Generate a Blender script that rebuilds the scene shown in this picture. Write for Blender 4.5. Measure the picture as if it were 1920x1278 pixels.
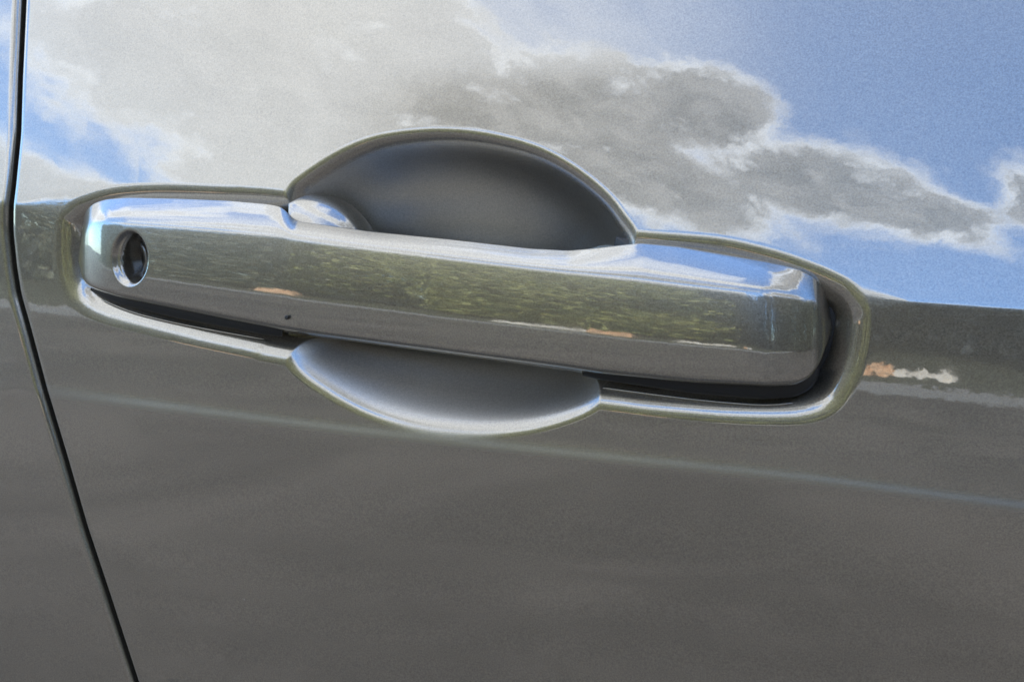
import bpy, math, random
import numpy as np

# ------------------------------------------------------------------ reset
for o in list(bpy.data.objects):
    bpy.data.objects.remove(o, do_unlink=True)
S = bpy.context.scene
COL = S.collection
R = math.radians
rng = np.random.default_rng(7)
random.seed(7)

# ------------------------------------------------------------------ camera
W, H = 1920.0, 1278.0          # tracing grid of the photograph
HFOV = R(50.0)
YAW, PIT = R(22.0), R(9.0)     # camera stands to the right of and above the handle
DIST = 0.300
Z0 = 0.90                      # height of the handle above the ground
SC = 0.00015                   # metres per tracing unit, for depths
TGT = np.array([0.0, 0.0, Z0])
CAM = TGT + DIST * np.array([math.sin(YAW) * math.cos(PIT), -math.cos(YAW) * math.cos(PIT), math.sin(PIT)])
FW = (TGT - CAM) / DIST
RT = np.cross(FW, [0, 0, 1.0]); RT /= np.linalg.norm(RT)
UP = np.cross(RT, FW)
FPX = (W / 2) / math.tan(HFOV / 2)

cam_d = bpy.data.cameras.new('camera')
cam_d.sensor_width = 36.0
cam_d.lens = 18.0 / math.tan(HFOV / 2)
cam_d.clip_start = 0.01
cam_d.clip_end = 2000.0
cam = bpy.data.objects.new('camera', cam_d)
COL.objects.link(cam)
from mathutils import Vector, Matrix
cam.matrix_world = Matrix(((RT[0], UP[0], -FW[0], CAM[0]), (RT[1], UP[1], -FW[1], CAM[1]),
                           (RT[2], UP[2], -FW[2], CAM[2]), (0, 0, 0, 1)))
S.camera = cam

# ------------------------------------------------------------------ render / exposure
S.render.engine = 'CYCLES'
S.view_settings.view_transform = 'Standard'
S.view_settings.look = 'None'
S.view_settings.gamma = 1.0
S.view_settings.use_curve_mapping = False
S.view_settings.exposure = 1.65
S.render.resolution_x, S.render.resolution_y = 1024, 681
S.cycles.filter_width = 1.6

# ------------------------------------------------------------------ node helpers
class NT:
    def __init__(s, tree):
        s.t = tree
    def n(s, kind, **kw):
        nd = s.t.nodes.new(kind)
        for k, v in kw.items():
            setattr(nd, k, v)
        return nd
    def l(s, a, b):
        s.t.links.new(a, b)
    def put(s, sock, v):
        if hasattr(v, 'is_linked') or isinstance(v, bpy.types.NodeSocket):
            s.l(v, sock)
        else:
            sock.default_value = v
    def m(s, op, a, b=0.0, c=0.0, clamp=False):
        nd = s.n('ShaderNodeMath', operation=op, use_clamp=clamp)
        s.put(nd.inputs[0], a); s.put(nd.inputs[1], b); s.put(nd.inputs[2], c)
        return nd.outputs[0]
    def mr(s, v, a, b, c=0.0, d=1.0, smooth=True):
        nd = s.n('ShaderNodeMapRange', interpolation_type='SMOOTHSTEP' if smooth else 'LINEAR')
        s.put(nd.inputs[0], v)
        for i, x in enumerate((a, b, c, d)):
            s.put(nd.inputs[i + 1], x)
        return nd.outputs[0]
    def mix(s, f, a, b):
        nd = s.n('ShaderNodeMix', data_type='RGBA')
        s.put(nd.inputs[0], f); s.put(nd.inputs[6], a); s.put(nd.inputs[7], b)
        return nd.outputs[2]
    def noise(s, vec, scale, detail=4.0, rough=0.55, dist=0.0):
        nd = s.n('ShaderNodeTexNoise')
        if vec is not None: s.l(vec, nd.inputs['Vector'])
        nd.inputs['Scale'].default_value = scale
        nd.inputs['Detail'].default_value = detail
        nd.inputs['Roughness'].default_value = rough
        nd.inputs['Distortion'].default_value = dist
        return nd.outputs['Fac']

# ------------------------------------------------------------------ world: daylight sky with broken cloud
SUN_EL, SUN_AZ = R(47.5), R(-25.0)        # sun stands behind the car, door side is in shade
sun_dir = Vector((math.sin(SUN_AZ) * math.cos(SUN_EL), math.cos(SUN_AZ) * math.cos(SUN_EL), math.sin(SUN_EL)))
wd = bpy.data.worlds.new('World'); S.world = wd; wd.use_nodes = True
T = NT(wd.node_tree); wd.node_tree.nodes.clear()
sky = T.n('ShaderNodeTexSky', sky_type='NISHITA')
sky.sun_disc = False
sky.sun_elevation = SUN_EL
sky.sun_rotation = SUN_AZ
sky.air_density = 1.0; sky.dust_density = 0.3; sky.ozone_density = 3.0
tc = T.n('ShaderNodeTexCoord')
sep = T.n('ShaderNodeSeparateXYZ'); T.l(tc.outputs['Generated'], sep.inputs[0])
dx, dy, dz = sep.outputs
az = T.m('MULTIPLY', T.m('ARCTAN2', dx, T.m('MULTIPLY', dy, -1.0)), 57.2958)     # degrees, 0 = straight away from the door
el = T.m('MULTIPLY', T.m('ARCSINE', dz), 57.2958)
dirv = tc.outputs['Generated']
n_big = T.noise(dirv, 3.2, 8.0, 0.62)
n_mid = T.noise(dirv, 9.0, 7.0, 0.60, 0.4)
n_fin = T.noise(dirv, 22.0, 7.0, 0.68, 0.5)
# cloud masses: azimuth, elevation, half widths, weight
CLOUDS = [(-36, 29, 13, 8, 1.0), (-40, 40, 16, 8, 1.0), (-28, 36, 9, 6, .8), (-45, 15.5, 12, 3.2, .9), (-33, 21, 9, 5, .9),
          (-26, 33, 6, 4.2, .9), (-18, 36, 7.5, 5.6, 1.05), (-10.5, 38.5, 5.2, 4.4, 1.05), (-14, 31.5, 9, 4.4, 1.05), (-5, 34.6, 7.5, 4.2, 1.05), (0.5, 33.4, 4.5, 2.8, 1.0), (7.5, 36, 3.4, 3.4, .85), (-18, 16.5, 19, 6.5, .95),
          (30, 24, 16, 7, .9), (56, 34, 18, 9, 1.0), (-84, 22, 16, 8, .9), (-74, 40, 13, 10, .8), (90, 20, 18, 8, .9), (150, 40, 30, 14, .9), (-140, 36, 30, 12, .9)]
dens = None
for (a, e, ra, re, w) in CLOUDS:
    q = T.m('ADD', T.m('POWER', T.m('MULTIPLY', T.m('SUBTRACT', az, float(a)), 1.0 / ra), 2.0),
            T.m('POWER', T.m('MULTIPLY', T.m('SUBTRACT', el, float(e)), 1.0 / re), 2.0))
    g = T.m('MULTIPLY', T.m('EXPONENT', T.m('MULTIPLY', q, -0.9)), float(w))
    dens = g if dens is None else T.m('MAXIMUM', dens, g)
dens = T.m('MAXIMUM', dens, T.m('MULTIPLY', T.m('MULTIPLY', T.mr(el, 50.0, 60.0), T.m('MAXIMUM', T.mr(el, 76.0, 62.0), T.mr(dx, -0.15, -0.40))), 0.80))     # broken cloud deck overhead
nz = T.m('ADD', T.m('ADD', T.m('MULTIPLY', T.m('SUBTRACT', n_mid, 0.5), 1.0), T.m('MULTIPLY', T.m('SUBTRACT', n_fin, 0.5), 0.55)),
         T.m('MULTIPLY', T.m('SUBTRACT', n_big, 0.5), 0.7))
dn = T.m('ADD', dens, nz)
cover = T.mr(dn, 0.20, 0.58)
core = T.mr(T.m('ADD', dn, T.m('MULTIPLY', T.m('SUBTRACT', n_fin, 0.5), 0.8)), 0.40, 0.72)
thick = T.m('MULTIPLY', T.mr(az, -35.0, -24.0), T.m('MULTIPLY', T.mr(T.m('SUBTRACT', el, T.m('MULTIPLY', az, 0.5)), 51.5, 46.0), T.mr(el, 21.0, 28.0)))             # cloud base turns from bright veil to heavy grey
ccol = T.mix(T.m('MULTIPLY', core, T.mr(thick, 0, 1, .46, 1.0)), (7.4, 7.7, 8.0, 1), T.mix(T.mr(n_fin, 0.35, 0.68), (1.25, 1.23, 1.15, 1), (3.1, 3.05, 2.9, 1)))
skyc = T.n('ShaderNodeMix', data_type='RGBA', blend_type='MULTIPLY')
skyc.inputs[0].default_value = 1.0
T.l(sky.outputs[0], skyc.inputs[6]); skyc.inputs[7].default_value = (1.12, 1.5, 1.85, 1)
veil = T.m('MULTIPLY', T.m('MULTIPLY', T.mr(az, -1.0, -24.0), T.mr(az, -75.0, -55.0)), T.m('MULTIPLY', T.mr(el, 33.0, 41.0), T.mr(n_mid, 0.25, 0.7, .35, .75)))   # thin high haze at the edge of the cloud
cover = T.m('MAXIMUM', cover, veil)
full = T.mix(cover, skyc.outputs[2], ccol)
bg = T.n('ShaderNodeBackground'); bg.inputs['Strength'].default_value = 0.15
T.l(full, bg.inputs['Color'])
wo = T.n('ShaderNodeOutputWorld'); T.l(bg.outputs[0], wo.inputs[0])

sun_d = bpy.data.lights.new('sun', 'SUN'); sun_d.energy = 3.0; sun_d.angle = R(0.5); sun_d.color = (1.0, 0.95, 0.86)
sun = bpy.data.objects.new('sun', sun_d); COL.objects.link(sun)
sun.rotation_euler = sun_dir.to_track_quat('Z', 'Y').to_euler()

# ------------------------------------------------------------------ materials
MATS = {}
def new_mat(name):
    m = bpy.data.materials.new(name); m.use_nodes = True
    m.node_tree.nodes.clear()
    t = NT(m.node_tree)
    b = t.n('ShaderNodeBsdfPrincipled'); o = t.n('ShaderNodeOutputMaterial'); t.l(b.outputs[0], o.inputs[0])
    MATS[name] = m
    return m, t, b

def paint(name, smudge=0.0, haze=0.02):
    m, t, b = new_mat(name)
    c = t.n('ShaderNodeTexCoord').outputs['Object']
    fl = t.noise(c, 2300.0, 3.0, 0.75)
    fl2 = t.noise(c, 900.0, 2.0, 0.6)
    big = t.noise(c, 18.0, 3.0, 0.5)
    k = t.m('ADD', t.mr(fl, 0.3, 0.7, 0.65, 1.35, False), t.m('MULTIPLY', t.m('SUBTRACT', fl2, 0.5), 0.18))
    colr = t.mix(t.mr(big, 0.35, 0.65), (0.192, 0.174, 0.140, 1), (0.206, 0.187, 0.149, 1))
    mul = t.n('ShaderNodeMix', data_type='RGBA', blend_type='MULTIPLY'); mul.inputs[0].default_value = 1
    t.l(colr, mul.inputs[6]); t.l(k, mul.inputs[7])
    t.l(mul.outputs[2], b.inputs['Base Color'])
    b.inputs['Metallic'].default_value = 0.85
    b.inputs['Roughness'].default_value = 0.33
    bump = t.n('ShaderNodeBump'); bump.inputs['Strength'].default_value = 0.35; bump.inputs['Distance'].default_value = 0.0001
    t.l(fl, bump.inputs['Height']); t.l(bump.outputs[0], b.inputs['Normal'])
    b.inputs['Coat Weight'].default_value = 1.0
    b.inputs['Coat IOR'].default_value = 2.2
    sm = t.noise(c, 70.0, 5.0, 0.6, 0.6)
    wear = t.n('ShaderNodeAttribute', attribute_name='wear').outputs['Fac']     # finger-nail scuffing inside the recess
    t.l(t.m('ADD', t.mr(sm, 0.5, 0.8, haze, haze + smudge), t.m('MULTIPLY', wear, 0.36)), b.inputs['Coat Roughness'])
    # slight orange peel of the lacquer
    op = t.noise(c, 260.0, 2.0, 0.5)
    cb = t.n('ShaderNodeBump'); cb.inputs['Strength'].default_value = 0.018; cb.inputs['Distance'].default_value = 0.0004
    t.l(op, cb.inputs['Height']); t.l(cb.outputs[0], b.inputs['Coat Normal'])
    vo = t.n('ShaderNodeTexVoronoi'); vo.inputs['Scale'].default_value = 210.0; t.l(c, vo.inputs['Vector'])
    sc_ = t.n('ShaderNodeSeparateColor'); t.l(vo.outputs['Color'], sc_.inputs[0])
    rad = t.mr(sc_.outputs[0], 0.80, 1.0, 0.0, 0.085, False)          # only some cells carry a speck of dust
    spot = t.m('MULTIPLY', t.mr(vo.outputs['Distance'], t.m('MULTIPLY', rad, 0.5), t.m('ADD', rad, 0.0001), 1.0, 0.0), t.mr(t.noise(c, 14.0, 3.0), 0.42, 0.6, 0.0, 0.38))
    df = t.n('ShaderNodeBsdfDiffuse'); df.inputs[0].default_value = (0.42, 0.40, 0.36, 1)
    mx = t.n('ShaderNodeMixShader'); t.l(spot, mx.inputs[0]); t.l(b.outputs[0], mx.inputs[1]); t.l(df.outputs[0], mx.inputs[2])
    out = [n for n in m.node_tree.nodes if n.type == 'OUTPUT_MATERIAL'][0]
    t.l(mx.outputs[0], out.inputs[0])
    return m
PAINT = paint('bronze_grey_metallic_paint', 0.05)
PAINT_H = paint('bronze_grey_handle_paint', 0.08, 0.028)

def simple(name, col, rough=0.6, metal=0.0, scale=200.0, var=0.25, bump=0.0):
    m, t, b = new_mat(name)
    c = t.n('ShaderNodeTexCoord').outputs['Object']
    f = t.noise(c, scale, 4.0)
    t.l(t.mix(f, tuple(x * (1 - var) for x in col) + (1,), tuple(min(1, x * (1 + var)) for x in col) + (1,)), b.inputs['Base Color'])
    b.inputs['Roughness'].default_value = rough; b.inputs['Metallic'].default_value = metal
    if bump:
        bp = t.n('ShaderNodeBump'); bp.inputs['Strength'].default_value = bump; bp.inputs['Distance'].default_value = 0.01
        t.l(f, bp.inputs['Height']); t.l(bp.outputs[0], b.inputs['Normal'])
    return m
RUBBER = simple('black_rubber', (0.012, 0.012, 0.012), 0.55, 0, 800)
STEEL = simple('worn_dark_steel', (0.24, 0.23, 0.21), 0.35, 1.0, 500)
SLOTM = simple('dark_key_slot', (0.006, 0.006, 0.006), 0.6, 0, 500)
ASPH = simple('asphalt', (0.068, 0.058, 0.047), 0.9, 0, 60, 0.45, 0.3)
def vary(m, scale, lo, hi):
    t = NT(m.node_tree); b = [n for n in m.node_tree.nodes if n.type == 'BSDF_PRINCIPLED'][0]
    src = b.inputs['Base Color'].links[0].from_socket
    c = t.n('ShaderNodeTexCoord').outputs['Object']
    mul = t.n('ShaderNodeMix', data_type='RGBA', blend_type='MULTIPLY'); mul.inputs[0].default_value = 1
    t.l(src, mul.inputs[6]); t.l(t.mr(t.noise(c, scale, 5.0, 0.6, 0.8), 0.35, 0.65, lo, hi), mul.inputs[7]); t.l(mul.outputs[2], b.inputs['Base Color'])
vary(ASPH, 0.9, 0.65, 1.35)
CONC = simple('pale_concrete', (0.26, 0.245, 0.22), 0.85, 0, 20, 0.2)
GRASS = simple('dry_grass', (0.055, 0.056, 0.028), 0.9, 0, 6, 0.5)
TERRA = simple('terracotta_block', (0.76, 0.44, 0.23), 0.8, 0, 8, 0.35)
CREAM = simple('cream_block', (0.78, 0.70, 0.56), 0.8, 0, 8, 0.25)
BARK = simple('bark', (0.10, 0.075, 0.05), 0.9, 0, 30, 0.3)
LEAF = [simple('leaf_deep_green', (0.115, 0.115, 0.062), 0.55, 0, 3, 0.5),
        simple('leaf_olive', (0.195, 0.185, 0.100), 0.55, 0, 3, 0.5),
        simple('leaf_yellow_green', (0.34, 0.32, 0.085), 0.55, 0, 3, 0.5),
        simple('leaf_blackened', (0.030, 0.033, 0.028), 0.6, 0, 3, 0.4)]  # near-black leaves stand in for a dark figure mirrored from behind the camera

# ------------------------------------------------------------------ geometry helpers
def proj(u, v, h):
    """point of the tracing grid (u right, v down) on the plane that stands h units proud of the door"""
    u = np.asarray(u, float); v = np.asarray(v, float); h = np.asarray(h, float)
    u, v, h = np.broadcast_arrays(u, v, h)
    d = FW + ((u - W / 2) / FPX)[..., None] * RT + ((H / 2 - v) / FPX)[..., None] * UP
    t = (-h * SC - CAM[1]) / d[..., 1]
    return CAM + d * t[..., None]

def smooth_interp(xs, pts, sig):
    """interpolate control points and round the corners (sig in units)"""
    p = np.array(pts, float)
    g = np.arange(p[0, 0] - 4 * sig, p[-1, 0] + 4 * sig, 2.0)
    y = np.interp(g, p[:, 0], p[:, 1])
    lo = g < p[0, 0]; hi = g > p[-1, 0]
    y[lo] = p[0, 1] + (g[lo] - p[0, 0]) * (p[1, 1] - p[0, 1]) / (p[1, 0] - p[0, 0])
    y[hi] = p[-1, 1] + (g[hi] - p[-1, 0]) * (p[-1, 1] - p[-2, 1]) / (p[-1, 0] - p[-2, 0])
    if sig > 0:
        r = int(4 * sig / 2) + 1
        k = np.exp(-0.5 * (np.arange(-r, r + 1) * 2.0 / sig) ** 2); k /= k.sum()
        y = np.convolve(np.pad(y, r, mode='edge'), k, 'valid')
    out = np.interp(xs, g, y)
    x = np.asarray(xs, float)
    s0 = (y[1] - y[0]) / 2.0; s1 = (y[-1] - y[-2]) / 2.0
    out = np.where(x < g[0], y[0] + (x - g[0]) * s0, out)
    out = np.where(x > g[-1], y[-1] + (x - g[-1]) * s1, out)
    return out

def catmull(pts, n=10, closed=True):
    p = np.array(pts, float); N = len(p); out = []
    for i in range(N if closed else N - 1):
        if closed:
            a, b, c, d = p[(i - 1) % N], p[i], p[(i + 1) % N], p[(i + 2) % N]
        else:
            a, b, c, d = p[max(i - 1, 0)], p[i], p[i + 1], p[min(i + 2, N - 1)]
        t = np.linspace(0, 1, n, endpoint=False)[:, None]
        out.append(0.5 * (2 * b + (c - a) * t + (2 * a - 5 * b + 4 * c - d) * t ** 2 + (3 * b - a - 3 * c + d) * t ** 3))
    return np.concatenate(out)

def sdf(px, py, poly):
    """signed distance, positive inside"""
    out = np.full(px.shape, 1e9); ins = np.zeros(px.shape, bool)
    N = len(poly)
    for i in range(N):
        a = poly[i]; b = poly[(i + 1) % N]
        ex, ey = b - a
        L = ex * ex + ey * ey + 1e-12
        t = np.clip(((px - a[0]) * ex + (py - a[1]) * ey) / L, 0, 1)
        d = (px - a[0] - t * ex) ** 2 + (py - a[1] - t * ey) ** 2
        np.minimum(out, d, out=out)
        if a[1] != b[1]:
            c = ((a[1] > py) != (b[1] > py)) & (px < ex * (py - a[1]) / ey + a[0])
            ins ^= c
    out = np.sqrt(out)
    return np.where(ins, out, -out)

def mesh_from(name, verts, faces, mat, parent=None, smooth=True, base=None):
    me = bpy.data.meshes.new(name)
    v = np.asarray(verts, np.float64)
    if base is not None: v = v - np.array(base)
    f = np.asarray(faces, np.int32) if not isinstance(faces, list) else faces
    if isinstance(f, np.ndarray):
        n, k = f.shape
        me.vertices.add(len(v)); me.vertices.foreach_set('co', v.astype(np.float32).ravel())
        me.loops.add(n * k); me.loops.foreach_set('vertex_index', f.ravel())
        me.polygons.add(n)
        me.polygons.foreach_set('loop_start', np.arange(0, n * k, k, dtype=np.int32))
        me.polygons.foreach_set('loop_total', np.full(n, k, np.int32))
        me.update(calc_edges=True)
    else:
        me.from_pydata([tuple(x) for x in v], [], f)
    me.validate()
    if smooth:
        me.polygons.foreach_set('use_smooth', np.ones(len(me.polygons), bool))
    me.materials.append(mat)
    o = bpy.data.objects.new(name, me); COL.objects.link(o)
    if parent is not None: o.parent = parent
    return o

def grid_faces(nr, nc, flip=False, wrap=False):
    i = np.arange(nr - 1)[:, None]; j = np.arange(nc if wrap else nc - 1)[None, :]
    j2 = (j + 1) % nc
    a = i * nc + j; b = i * nc + j2; c = (i + 1) * nc + j2; d = (i + 1) * nc + j
    f = np.stack([a, d, c, b] if not flip else [a, b, c, d], -1).reshape(-1, 4)
    return f

def tag(o, label=None, cat=None, group=None, kind=None):
    if label: o['label'] = label
    if cat: o['category'] = cat
    if group: o['group'] = group
    if kind: o['kind'] = kind
    return o

def empty(name, loc):
    o = bpy.data.objects.new(name, None); COL.objects.link(o); o.location = loc
    o.empty_display_size = 0.02
    return o

# ------------------------------------------------------------------ door surface
CR1 = [(-400, 340), (30, 385), (110, 392), (700, 462), (1300, 527), (1640, 562), (1920, 581), (2400, 610)]   # upper crease
CR2 = [(-400, 672), (0, 722), (640, 803), (1100, 852), (1500, 893), (1920, 948), (2400, 1010)]                # lower crease
def softpos(x, k):
    return k * np.logaddexp(0, x / k)
A_UP, A_MID, A_LOW = 13.0, 2.3, -0.4
def base_h(u, v):
    d1 = v - smooth_interp(u, CR1, 40)
    d2 = v - smooth_interp(u, CR2, 40)
    up = softpos(-d1, np.interp(u, [40, 120, 1610, 1700], [2.5, 14, 14, 2.5]))     # the crease dies out into the pressed pocket
    h = math.tan(R(A_MID)) * d1 - (math.tan(R(A_UP)) - math.tan(R(A_MID))) * up - 0.5 * 0.00022 * np.minimum(up, 900) ** 2
    dn = softpos(d2, 3.0)
    h -= (math.tan(R(A_MID)) - math.tan(R(A_LOW))) * dn + 0.5 * 0.00008 * np.minimum(dn, 1200) ** 2
    # the fine pressed line that runs under the handle
    h += np.interp(u, [-60, 30, 125, 260, 700, 1900], [1.4, 0, 0.5, 1.4, 1.25, 1.0]) * np.tanh(d2 / 9.0)
    return h

GAP = [(-300, 50), (0, 40), (150, 33), (250, 30), (350, 20), (385, 15.5), (433, 15), (500, 22), (550, 30), (610, 47), (726, 78),
       (855, 117), (987, 155), (1110, 196), (1278, 251), (1600, 358)]
def gap_u(v):
    return smooth_interp(v, GAP, 9)

POCKET_SLOT = [(100, 467), (103, 417), (112, 396), (140, 371), (200, 350), (283, 342), (400, 344), (520, 350), (800, 385), (1100, 420),
               (1210, 430), (1333, 438), (1400, 449), (1467, 466), (1517, 483), (1567, 504), (1603, 526), (1625, 556), (1636, 593),
               (1633, 640), (1622, 690), (1600, 737), (1575, 770), (1540, 790), (1483, 799), (1367, 796), (1233, 783), (1130, 770),
               (820, 733), (520, 684), (467, 672), (367, 651), (267, 627), (187, 605), (143, 582), (117, 553), (104, 513)]
POCKET_CUP = [(531, 350), (559, 323), (619, 283), (678, 256), (737, 242), (816, 235), (896, 240), (975, 257), (1034, 279), (1094, 315),
              (1145, 358), (1180, 402), (1206, 445), (1222, 520), (1222, 600), (1200, 680), (1165, 735), (1125, 771), (1074, 796), (995, 818), (915, 826), (836, 823),
              (757, 811), (678, 786), (599, 744), (539, 697), (510, 640), (496, 560), (496, 470), (508, 400)]
SLOT = catmull(POCKET_SLOT, 6); CUP = catmull(POCKET_CUP, 8)

def pocket_depth(u, v):
    out = np.zeros(u.shape)
    m = (u > 60) & (u < 1680) & (v > 200) & (v < 860)
    uu, vv = u[m], v[m]
    ds = sdf(uu, vv, SLOT); dc = sdf(uu, vv, CUP)
    Rl = np.interp(uu, [100, 540, 1200, 1640], [66, 64, 68, 112])
    q = np.clip(ds, 0, None)
    qq = np.minimum(q, 0.86 * Rl)
    dep_s = Rl - np.sqrt(Rl ** 2 - qq ** 2) + 1.7 * (q - qq)
    dep_s = np.minimum(dep_s, 130)
    e = np.clip(dc, 0, None)
    x_ = 1 - np.clip(e / 290, 0, 1)
    wl = np.clip((vv - 500) / 130, 0, 1)
    raw = (1 - wl) * 146 * (1 - x_ ** 2.0) + wl * 122 * (1 - x_ ** 1.6)
    dep_c = raw * (1 - np.exp(-(e / 42.0) ** 1.5))
    k = 3.0
    d = k * np.logaddexp(dep_s / k, dep_c / k) - k * math.log(2) * np.exp(-np.abs(dep_s - dep_c) / k)
    out[m] = np.where((ds > 0) | (dc > 0), np.maximum(dep_s, dep_c) * 0.5 + 0.5 * d, 0)
    return out

def graded(a, b, step, far, grow=1.35, fac0=2.0):
    core = list(np.arange(a, b + step, step)); s = step * fac0; x = core[-1]
    while x < far:
        x += s; s *= grow; core.append(min(x, far))
    return core

def extend(P, cols):
    """carry a sheet on beyond the traced part: sideways by cols (m), up to 1.35 m and down to the sill"""
    c = np.stack([P[:, -1] + np.array([d, 0, 0]) for d in cols], 1)
    P = np.concatenate([P, c], 1)
    t = P[0] - P[4]; t = t / np.abs(t[:, 2:3])
    top = np.stack([P[0] + t * d for d in (.28, .12, .04)], 0)
    lo = np.stack([P[-1] + np.array([0, y, -d]) for d, y in ((.05, .001), (.2, .01), (.42, .04))], 0)
    return np.concatenate([top, P, lo], 0)

DOOR_BASE = (0.0, 0.0, 0.30)
door = empty('car_door', DOOR_BASE)
tag(door, 'bronze grey metallic car door with pull handle and scooped finger recess', 'car door')
body = empty('rear_body_panel', (-0.16, 0.0, 0.30))
tag(body, 'narrow strip of bronze grey car body left of the door gap', 'body panel')

VS = np.array(sorted(set([-x for x in graded(20, 21, 2.4, 700)][::-1] + list(np.arange(-18, 1296, 2.2)) + graded(1296, 1298, 2.4, 1900))))
HALF = 4.6
def edge_roll(s, r=11.0):
    """how far the sheet curls back near its folded edge (s = distance from the edge)"""
    q = np.clip((r - s) / r, 0, 1)
    return r * (1 - np.sqrt(np.clip(1 - q ** 2, 0, 1)))

# door skin
s1 = np.concatenate([[0, .25, .7, 1.4, 2.2, 3.2, 4.4, 5.8, 7.4, 9.2], np.array(graded(11, 1950, 2.2, 2600))])
Ug = gap_u(VS)[:, None] + HALF + s1[None, :]
Vg = np.repeat(VS[:, None], len(s1), 1)
Hb = base_h(Ug, Vg)
P0 = proj(Ug, Vg, Hb)
dep = pocket_depth(Ug, Vg) + edge_roll(s1)[None, :]
P0[..., 1] += dep * SC
# folded flange that runs back into the gap
fl = P0[:, :1].copy(); fl = np.repeat(fl, 3, 1)
for k, (bx_, by_) in enumerate(((0.0015, 0.012), (0.0004, 0.006), (0.0, 0.0015))):
    fl[:, k, 0] += bx_; fl[:, k, 1] += by_
P = np.concatenate([fl, P0], 1)
P = extend(P, (.04, .15, .4, .8))
nr, nc = P.shape[:2]
skin = mesh_from('door_skin', P.reshape(-1, 3), grid_faces(nr, nc), PAINT, door, base=DOOR_BASE)
wear = np.zeros(P.shape[:2])
mm = (Ug > 480) & (Ug < 1240) & (Vg > 220) & (Vg < 840)
wv = np.zeros(Ug.shape); wv[mm] = np.clip((sdf(Ug[mm], Vg[mm], CUP) - 16) / 26, 0, 1)
d2 = Vg - smooth_interp(Ug, CR2, 40)
wv = np.maximum(wv, 0.95 * np.exp(-(d2 / 22.0) ** 2))       # the pressed line is buffed dull along its crest
wear[3:3 + Ug.shape[0], 3:3 + Ug.shape[1]] = wv
at = skin.data.attributes.new('wear', 'FLOAT', 'POINT'); at.data.foreach_set('value', wear.ravel().astype(np.float32))

# neighbouring body panel
s2 = np.array([0, .25, .7, 1.4, 2.2, 3.2, 4.4, 5.8, 7.4, 9.2, 11] + graded(13.5, 300, 2.5, 700))
s2 = np.array(sorted(set(s2)))
Ug = gap_u(VS)[:, None] - HALF - s2[None, :]
Vg = np.repeat(VS[:, None], len(s2), 1)
P0 = proj(Ug, Vg, base_h(Ug, Vg) - 2.0)
P0[..., 1] += edge_roll(s2)[None, :] * SC
fl = np.repeat(P0[:, :1].copy(), 3, 1)
for k, (bx_, by_) in enumerate(((-0.0015, 0.012), (-0.0004, 0.006), (0.0, 0.0015))):
    fl[:, k, 0] += bx_; fl[:, k, 1] += by_
P = np.concatenate([fl, P0], 1)
P = extend(P, (-.04, -.15, -.4, -.8, -1.2))
nr, nc = P.shape[:2]
mesh_from('body_skin', P.reshape(-1, 3), grid_faces(nr, nc, True), PAINT, body, base=(-0.16, 0.0, 0.30))
# rubber seal seen at the bottom of the gap
w = np.array([-60, -30, 0, 30, 60.])
Ug = gap_u(VS)[:, None] + w[None, :]; Vg = np.repeat(VS[:, None], 5, 1)
P0 = proj(Ug, Vg, base_h(Ug, Vg)); P0[..., 1] += (0.0125 + 0.002 * np.abs(w) / 60)[None, :]
mesh_from('door_seal', P0.reshape(-1, 3), grid_faces(len(VS), 5), RUBBER, body, base=(-0.16, 0.0, 0.30))

# ------------------------------------------------------------------ door handle
handle = empty('door_handle', (0.0, 0.0, Z0 - DOOR_BASE[2])); handle.parent = door
HB = (0.0, 0.0, Z0)
VT = [(146, 452), (150, 420), (155, 403), (163, 391), (177, 380), (200, 373), (240, 370), (333, 372), (430, 376), (500, 382), (527, 387), (541, 399), (553, 414), (600, 420), (694, 433),
      (836, 447), (995, 465), (1066, 469), (1113, 465), (1200, 455), (1270, 461), (1333, 472), (1433, 489), (1470, 497), (1500, 505), (1528, 521), (1547, 541), (1558, 570), (1562, 598)]
VF = [(146, 462), (150, 440), (163, 420), (200, 414), (340, 424), (540, 441), (700, 462), (836, 480), (1000, 499), (1200, 521), (1433, 547), (1500, 560), (1547, 580), (1562, 608)]
VB = [(146, 495), (150, 515), (155, 525), (163, 532), (190, 543), (233, 556), (333, 576), (433, 596), (533, 615), (600, 626), (757, 647), (915, 668), (1034, 683), (1133, 697), (1300, 714),
      (1440, 721), (1490, 719), (1520, 705), (1538, 682), (1552, 640), (1562, 615)]
VU = [(146, 500), (150, 520), (155, 532), (163, 541), (190, 556), (233, 573), (333, 596), (433, 615), (500, 628), (527, 631), (543, 626), (560, 626), (600, 632), (757, 653), (915, 674), (1034, 691), (1133, 713), (1300, 737),
      (1433, 748), (1490, 744), (1520, 730), (1538, 706), (1552, 655), (1562, 622)]
HF = [(146, 2), (149, 22), (154, 38), (162, 51), (175, 62), (195, 70), (230, 75), (540, 86), (800, 90), (1100, 88), (1400, 83), (1438, 80), (1480, 66), (1510, 54), (1532, 42), (1549, 24), (1558, 4), (1562, -12)]
HT = [(146, 40), (200, 44), (500, 44), (560, 40), (1060, 40), (1150, 46), (1250, 58), (1440, 58), (1562, 30)]    # how far the top face slopes back
us = np.concatenate([[146, 146.6, 147.4, 148.4, 149.6], np.arange(151, 300, 1.5), np.arange(300, 1430, 4.0), np.arange(1430, 1552, 2.0), np.arange(1552, 1562.2, 0.9)])
vt = smooth_interp(us, VT, 6); vf = smooth_interp(us, VF, 14); vb = smooth_interp(us, VB, 8); vu = smooth_interp(us, VU, 7)
_w = np.clip((us - 1300) / 100, 0, 1); hf = smooth_interp(us, HF, 6) * (1 - _w) + smooth_interp(us, HF, 11) * _w; ht = smooth_interp(us, HT, 22)
NS = 190
secs = []
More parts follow.
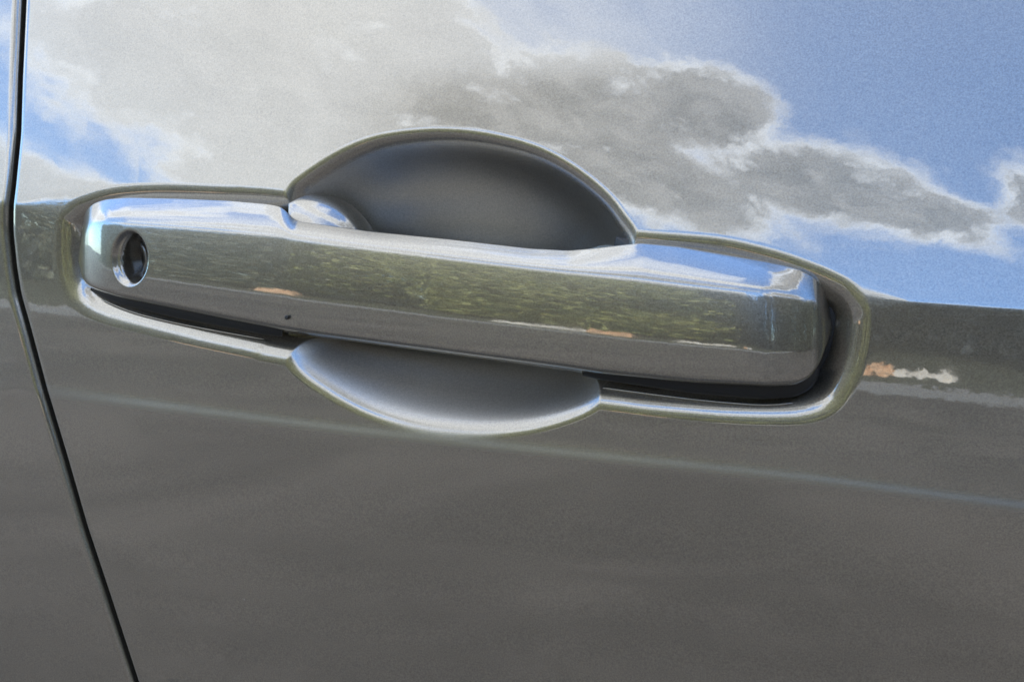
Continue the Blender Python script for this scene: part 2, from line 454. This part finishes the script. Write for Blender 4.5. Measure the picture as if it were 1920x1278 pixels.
for i, u in enumerate(us):
    t_, f_, b_, d_ = vt[i], vf[i], vb[i], vu[i]
    f_ = max(f_, t_ + 3); b_ = max(b_, f_ + 4); d_ = b_ + min(max(d_ - b_, 2), 8.0)
    top = hf[i]
    bk = min(-45.0, top - 30)
    face = b_ - f_
    pts = [(t_ + 10, bk), (t_ + 2, top - ht[i] - 30), (t_, top - ht[i] - 8)]
    for q in np.linspace(0, 1, 7):                       # top face, gently crowned
        pts.append((t_ + (f_ - t_) * q, top - 14 - ht[i] * (1 - q) ** 1.35 * 0.92))
    for q in np.linspace(0.08, 1, 14):                   # front face, leaning back towards its top
        tilt0, tilt1 = 0.165, -0.05
        pts.append((f_ + face * q, top - 14 + face * (tilt0 * q + 0.5 * (tilt1 - tilt0) * q * q)))
    e = top - 14 + face * (tilt0 + 0.5 * (tilt1 - tilt0))
    w_ = d_ - b_
    pts += [(b_ + w_ * 0.30, e - 10), (b_ + w_ * 0.7, e - 34), (d_, e - 58), (d_ - 1, e - 75), (d_ - 5, bk)]
    p = np.array(pts + [pts[0]])
    seg = np.r_[0, np.cumsum(np.hypot(*np.diff(p, axis=0).T))]
    ss = np.linspace(0, seg[-1], 300, endpoint=False)
    a = np.interp(ss, seg, p[:, 0]); b = np.interp(ss, seg, p[:, 1])
    sg = min(4.6, 0.05 * seg[-1]) / (seg[-1] / 300)
    r = int(4 * sg) + 1
    k = np.exp(-0.5 * (np.arange(-r, r + 1) / sg) ** 2); k /= k.sum()
    a = np.convolve(np.r_[a[-r:], a, a[:r]], k, 'valid'); b = np.convolve(np.r_[b[-r:], b, b[:r]], k, 'valid')
    secs.append((a, b))
# more samples on the visible front than on the hidden back
A = np.array([s[0] for s in secs]); B = np.array([s[1] for s in secs])
UU = np.repeat(us[:, None], 300, 1)
PH = proj(UU, A, B)
# black strips added to stand for the shade under the front shell
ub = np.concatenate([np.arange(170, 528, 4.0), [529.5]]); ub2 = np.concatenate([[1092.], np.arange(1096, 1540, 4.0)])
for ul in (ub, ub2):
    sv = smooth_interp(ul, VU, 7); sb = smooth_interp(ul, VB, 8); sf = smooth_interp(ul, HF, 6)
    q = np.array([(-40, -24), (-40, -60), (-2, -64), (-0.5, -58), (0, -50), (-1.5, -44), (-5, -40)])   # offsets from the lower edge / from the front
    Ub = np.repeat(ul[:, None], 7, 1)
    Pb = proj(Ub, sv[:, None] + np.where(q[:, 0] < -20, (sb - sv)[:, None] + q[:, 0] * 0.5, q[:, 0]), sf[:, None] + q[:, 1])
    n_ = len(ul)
    mesh_from('grip_underside_shade', Pb.reshape(-1, 3), [tuple(int(x) for x in f) for f in grid_faces(n_, 7, True, True)] + [tuple(range(7)), tuple(range((n_ - 1) * 7 + 6, (n_ - 1) * 7 - 1, -1))], RUBBER, handle, base=HB)
# key bore pressed into the front face
KC = (243.0, 484.0)
front = B > (hf[:, None] - 75)
ru = (UU - KC[0]) / 35.0; rv = (A - KC[1]) / 54.0
rr = np.sqrt(ru ** 2 + rv ** 2)
def sstep(x):
    x = np.clip(x, 0, 1); return x * x * (3 - 2 * x)
r2 = np.sqrt(((UU - KC[0] - 5) / 29.0) ** 2 + ((A - KC[1] - 1) / 46.0) ** 2)
bore = np.where(front, 10 * sstep((1.0 - rr) / 0.22) + 88 * sstep((1.0 - r2) / 0.28), 0)      # chamfer, then the deep bore
PH[..., 1] += bore * SC
nr = len(us)
verts = PH.reshape(-1, 3)
faces = grid_faces(nr, 300, True, True)
capa = PH[0].mean(0); capb = PH[-1].mean(0)
n0 = len(verts)
verts = np.vstack([verts, capa, capb])
tri = []
for j in range(300):
    j2 = (j + 1) % 300
    tri.append((n0, j2, j)); tri.append((n0 + 1, (nr - 1) * 300 + j, (nr - 1) * 300 + j2))
fl_all = [tuple(int(x) for x in f) for f in faces] + tri
g = mesh_from('grip', verts, fl_all, PAINT_H, handle, base=HB)

def disc_stack(cu, cv, ru, rv, rings, n=48):
    """rings: (scale, height) from the outside in; returns verts, faces of a turned piece"""
    th = np.linspace(0, 2 * math.pi, n, endpoint=False)
    V = []
    for (s, h) in rings:
        V.append(proj(cu + ru * s * np.cos(th), cv + rv * s * np.sin(th), h))
    V = np.array(V)
    F = grid_faces(len(rings), n, False, True)
    return V.reshape(-1, 3), F

def hole_h(u):
    return float(np.interp(u, us, hf))
h0 = hole_h(KC[0])
v_, f_ = disc_stack(KC[0] + 12, KC[1] + 4, 23, 40, [(1.0, h0 - 108), (1.0, h0 - 66), (.93, h0 - 62), (.66, h0 - 62), (.60, h0 - 72), (.25, h0 - 74), (.02, h0 - 74)])
mesh_from('lock_cylinder', v_, f_, STEEL, handle, base=HB)
# key slot
q = [(-5, -26), (5, -26), (5, 26), (-5, 26)]
c = np.array(q, float) + np.array([KC[0] + 12, KC[1] + 4])
v_ = np.vstack([proj(c[:, 0], c[:, 1], h0 - 72.5), proj(c[:, 0], c[:, 1], h0 - 80)])
mesh_from('key_slot', v_, [(0, 3, 2, 1), (4, 5, 6, 7), (0, 1, 5, 4), (1, 2, 6, 5), (2, 3, 7, 6), (3, 0, 4, 7)], SLOTM, handle, smooth=False, base=HB)
# small drain dimple below the front edge
hh = float(np.interp(537, us, hf))
v_, f_ = disc_stack(537, 595, 3.6, 4.0, [(1.0, hh - 6), (1.0, hh + 2), (.7, hh + 2.5), (.05, hh + 2.0)], 20)
mesh_from('drain_plug', v_, f_, RUBBER, handle, base=HB)

def dome(cu, cv, ru, rv, htop, hbot, umin, umax, n=96, m=26, p=2.4):
    th = np.linspace(0, 2 * math.pi, n, endpoint=False)
    V = []
    for k in range(m + 1):
        r = 1 - (k / m) ** 1.6 if k < m else 0.002
        h = hbot + (htop - hbot) * (1 - r ** p) ** (1 / p)
        uu = np.clip(cu + ru * r * np.cos(th), umin, umax)
        V.append(proj(uu, cv + rv * r * np.sin(th), h))
    return np.array(V).reshape(-1, 3), grid_faces(m + 1, n, False, True)
v_, f_ = dome(552, 506, 168, 163, 12, -125, 541, 800, p=2.5)
mesh_from('pivot_base', v_, f_, PAINT_H, handle, base=HB)
v_, f_ = dome(1290, 590, 300, 158, -2, -125, 900, 1222)
mesh_from('latch_base', v_, f_, PAINT_H, handle, base=HB)

# black rubber gaskets under both handle ends, made solid to darken the shadow gap
def gasket(pts, htop, hbot):
    p = catmull(pts, 6); n = len(p); c = p.mean(0)
    V = [proj(p[:, 0], p[:, 1], hbot), proj(p[:, 0], p[:, 1], htop - 5), proj(c[0] + (p[:, 0] - c[0]) * .985, c[1] + (p[:, 1] - c[1]) * .985, htop),
         proj(c[0] + (p[:, 0] - c[0]) * .02, c[1] + (p[:, 1] - c[1]) * .02, htop)]
    return np.array(V).reshape(-1, 3), grid_faces(4, n, False, True)
v_, f_ = gasket([(136, 460), (140, 405), (170, 372), (230, 360), (400, 364), (526, 368), (545, 392), (548, 600), (536, 652), (470, 646), (360, 625), (250, 596), (175, 565), (142, 525)], -34, -120)
mesh_from('rubber_gasket', v_, f_, RUBBER, handle, base=HB)
v_, f_ = gasket([(1150, 470), (1180, 446), (1333, 455), (1420, 470), (1500, 492), (1560, 524), (1590, 570), (1596, 620), (1584, 690), (1550, 745), (1500, 768), (1433, 772), (1300, 764), (1160, 748), (1140, 700)], -30, -120)
mesh_from('rubber_gasket', v_, f_, RUBBER, handle, base=HB)

# thin moulded beads along the lower edge of the slot
def bead(pts, rad, h):
    p = np.array(pts, float); q = catmull(pts, 10, False); n = len(q); th = np.linspace(0, 2 * math.pi, 10, endpoint=False)
    taper = np.clip(np.minimum(np.arange(n), n - 1 - np.arange(n)) / 5.0, 0.05, 1) ** .5
    V = proj(q[:, :1] + 0 * th, q[:, 1:2] + rad * taper[:, None] * np.sin(th), h + rad * taper[:, None] * np.cos(th))
    return V.reshape(-1, 3), grid_faces(n, 10, True, True)
v_, f_ = bead([(1130, 727), (1180, 734), (1300, 749), (1400, 758), (1450, 759), (1490, 755)], 3.4, 0)
mesh_from('slot_bead', v_, f_, PAINT_H, handle, base=HB)
v_, f_ = bead([(190, 562), (250, 586), (330, 606), (430, 625), (500, 637)], 2.6, 0)
mesh_from('slot_bead', v_, f_, PAINT_H, handle, base=HB)

# ------------------------------------------------------------------ what the paint mirrors: ground, verge, low walls, trees
def sheet(name, x0, x1, y0, y1, z, mat, nx=2):
    o = mesh_from(name, [(x0, y0, z), (x1, y0, z), (x1, y1, z), (x0, y1, z)], [(0, 1, 2, 3)], mat, smooth=False)
    return tag(o, kind='structure')
sheet('ground', -300, 300, -300, 300, 0.0, ASPH)

def box_v(x0, x1, y0, y1, z0, z1):
    V = [(x, y, z) for z in (z0, z1) for (x, y) in ((x0, y0), (x1, y0), (x1, y1), (x0, y1))]
    F = [(0, 3, 2, 1), (4, 5, 6, 7), (0, 1, 5, 4), (1, 2, 6, 5), (2, 3, 7, 6), (3, 0, 4, 7)]
    return V, F
v_, f_ = box_v(-60, 60, -60, -9.0, 0.0, 0.065)
tag(mesh_from('verge', v_, f_, GRASS, smooth=False), kind='structure')
v_, f_ = box_v(-60, 60, -8.99, -8.8, 0.0, 0.07)
tag(mesh_from('kerb', v_, f_, CONC, smooth=False), kind='structure')

def heap(x0, x1, y, h, mat, label, seed):
    """low uneven bank of fallen leaves along the verge"""
    g_ = np.random.default_rng(seed); n, m = 40, 9
    b = ((x0 + x1) / 2, y, 0.06)
    xs = np.linspace(x0, x1, n); prof = np.convolve(g_.uniform(.25, 1.0, n + 4), np.ones(5) / 5, 'valid') + g_.uniform(-.18, .18, n)
    prof = np.clip(prof, .12, 1.2) * np.clip(np.minimum(np.arange(n), n - 1 - np.arange(n)) / 4.0, 0, 1) ** .6
    V = []
    for i, x in enumerate(xs):
        for k in range(m):
            t = math.pi * k / (m - 1)
            V.append((x + g_.normal(0, .01), y + .22 * math.cos(t) + g_.normal(0, .012), .05 + h * prof[i] * math.sin(t) * g_.uniform(.85, 1.15)))
    o = empty('leaf_heap', b); tag(o, label, 'leaf heap', 'leaf heaps along the verge')
    mesh_from('leaf_bank', V, grid_faces(n, m), mat, o, smooth=False, base=b)
heap(-0.66, -0.30, -10.0, .11, TERRA, 'small orange leaf heap mirrored in the paint right of the handle', 1)
heap(-0.44, 0.20, -10.0, .10, CREAM, 'pale leaf heap mirrored beside the orange one right of the handle', 2)
heap(-8.3, -7.1, -10.4, .36, TERRA, 'long orange leaf heap mirrored at the left of the grip', 3)
heap(-2.95, -2.3, -10.2, .32, TERRA, 'small orange leaf heap mirrored near the right end of the grip', 5)
heap(-4.1, -2.9, -10.2, .16, CREAM, 'flat pale leaf heap mirrored near the right end of the grip', 6)
heap(-1.9, -1.2, -10.2, .14, CREAM, 'faint pale leaf heap mirrored beside the bend of the grip end', 7)

def tree(x, y, hgt, rad, leaf, nleaf, label, seed):
    g_ = np.random.default_rng(seed)
    o = empty('tree', (x, y, 0.1)); tag(o, label, 'tree', 'trees mirrored in the car paint')
    # trunk with a few limbs
    V, F = [], []
    def limb(a, b, ra, rb, n=8):
        a = np.array(a, float); b = np.array(b, float)
        d = b - a; d /= np.linalg.norm(d)
        e = np.cross(d, [0.3, 0.9, 0.2]); e /= np.linalg.norm(e); f = np.cross(d, e)
        k = len(V)
        for (c, r) in ((a, ra), ((a + b) / 2 + g_.normal(0, .05, 3), (ra + rb) / 2), (b, rb)):
            for i in range(n):
                t = 2 * math.pi * i / n
                V.append(c + r * (math.cos(t) * e + math.sin(t) * f))
        for s in range(2):
            for i in range(n):
                j = (i + 1) % n
                F.append((k + s * n + i, k + s * n + j, k + (s + 1) * n + j, k + (s + 1) * n + i))
    limb((0, 0, 0), (0, 0, hgt * .5), .14, .09)
    for i in range(6):
        t = g_.uniform(0, 6.28); r = rad * g_.uniform(.4, .75)
        limb((0, 0, hgt * g_.uniform(.25, .5)), (r * math.cos(t), r * math.sin(t), hgt * g_.uniform(.55, .85)), .06, .02, 6)
    mesh_from('trunk', np.array(V), F, BARK, o)
    # crown: leaf faces gathered in clumps
    nc_ = 80
    zz = g_.uniform(.05, .97, nc_); ang = g_.uniform(0, 2 * math.pi, nc_)
    prof = np.sqrt(np.clip(1 - ((zz - .42) / .60) ** 2, .02, 1)) * g_.uniform(.35, 1.0, nc_) ** .5
    cc = np.stack([rad * prof * np.cos(ang), rad * prof * np.sin(ang), hgt * zz], 1)
    pick = g_.integers(0, nc_, nleaf)
    p = cc[pick] + g_.normal(0, rad * .17, (nleaf, 3))
    p[:, 2] = np.maximum(p[:, 2], .15)
    a = g_.normal(0, 1, (nleaf, 3)); a /= np.linalg.norm(a, axis=1)[:, None]
    b = np.cross(a, g_.normal(0, 1, (nleaf, 3))); b /= np.linalg.norm(b, axis=1)[:, None]
    sz = g_.uniform(.05, .10, nleaf)[:, None]
    q = np.stack([p - a * sz, p + b * sz * .6, p + a * sz, p - b * sz * .6], 1).reshape(-1, 3)
    mesh_from('crown', q, np.arange(nleaf * 4, dtype=np.int32).reshape(-1, 4), leaf, o, smooth=False)
TREES = [(-30, -16.0, 6.0, 3.2, 0), (-24.5, -13.5, 4.6, 2.8, 1), (-20.5, -15.5, 4.9, 2.8, 0), (-16.6, -13.6, 4.4, 2.6, 1), (-13, -15.4, 4.8, 2.7, 0), (-9.6, -13.4, 4.1, 2.5, 1), (-6.6, -14.0, 4.5, 2.6, 2),
         (-3.8, -13.2, 4.0, 2.3, 2), (-0.6, -15.0, 4.4, 2.5, 3), (2.2, -13.4, 4.3, 2.4, 3), (5.6, -14.0, 5.6, 2.9, 3), (9.2, -12.6, 6.6, 3.2, 3), (12.0, -9.4, 7.4, 3.4, 0), (13.6, -6.0, 7.4, 3.4, 0), (14.5, -2.4, 7.4, 3.4, 1), (15.0, 1.5, 7.4, 3.4, 0),
         (-5.2, -18.0, 5.2, 3.0, 1), (-2.4, -17.6, 5.2, 3.0, 0), (1.2, -18.0, 5.0, 3.0, 3), (17.5, -9.0, 8.0, 3.6, 3), (19.0, -4.5, 8.0, 3.6, 3), (14.5, -13.5, 8.0, 3.6, 3)]
KIND = ['dark green leafy tree', 'olive green leafy tree', 'yellowish green leafy tree', 'tree blackened to darken the reflection,']
PLACE = ['leftmost of the mirrored row', 'second from the left of the mirrored row', 'third from the left of the mirrored row', 'fourth from the left of the mirrored row',
         'fifth from the left of the mirrored row', 'mirrored in the grip beside the keyhole end', 'mirrored left of the middle of the grip', 'mirrored in the middle of the grip',
         'mirrored just right of the middle of the grip', 'mirrored under the blue sky right of the handle', 'mirrored at the right end of the grip', 'mirrored at the bend of the right grip end',
         'fourth from the right, mirrored in the grip end', 'third from the right, mirrored in the grip end', 'second from the right, mirrored in the grip end', 'rightmost of the mirrored row',
         'behind the yellowish trees in the middle of the grip', 'behind the row near the right third of the grip', 'behind the row above the pale leaf heap',
         'behind the row in the grip end, middle one', 'behind the row in the grip end, farthest right', 'behind the row in the grip end, nearest the bend']
for i, (x, y, hg, rd, k) in enumerate(TREES):
    tree(x, y, hg, rd, LEAF[k], 26000 if x > 4 else 18000, KIND[k] + ' ' + PLACE[i], 100 + i)
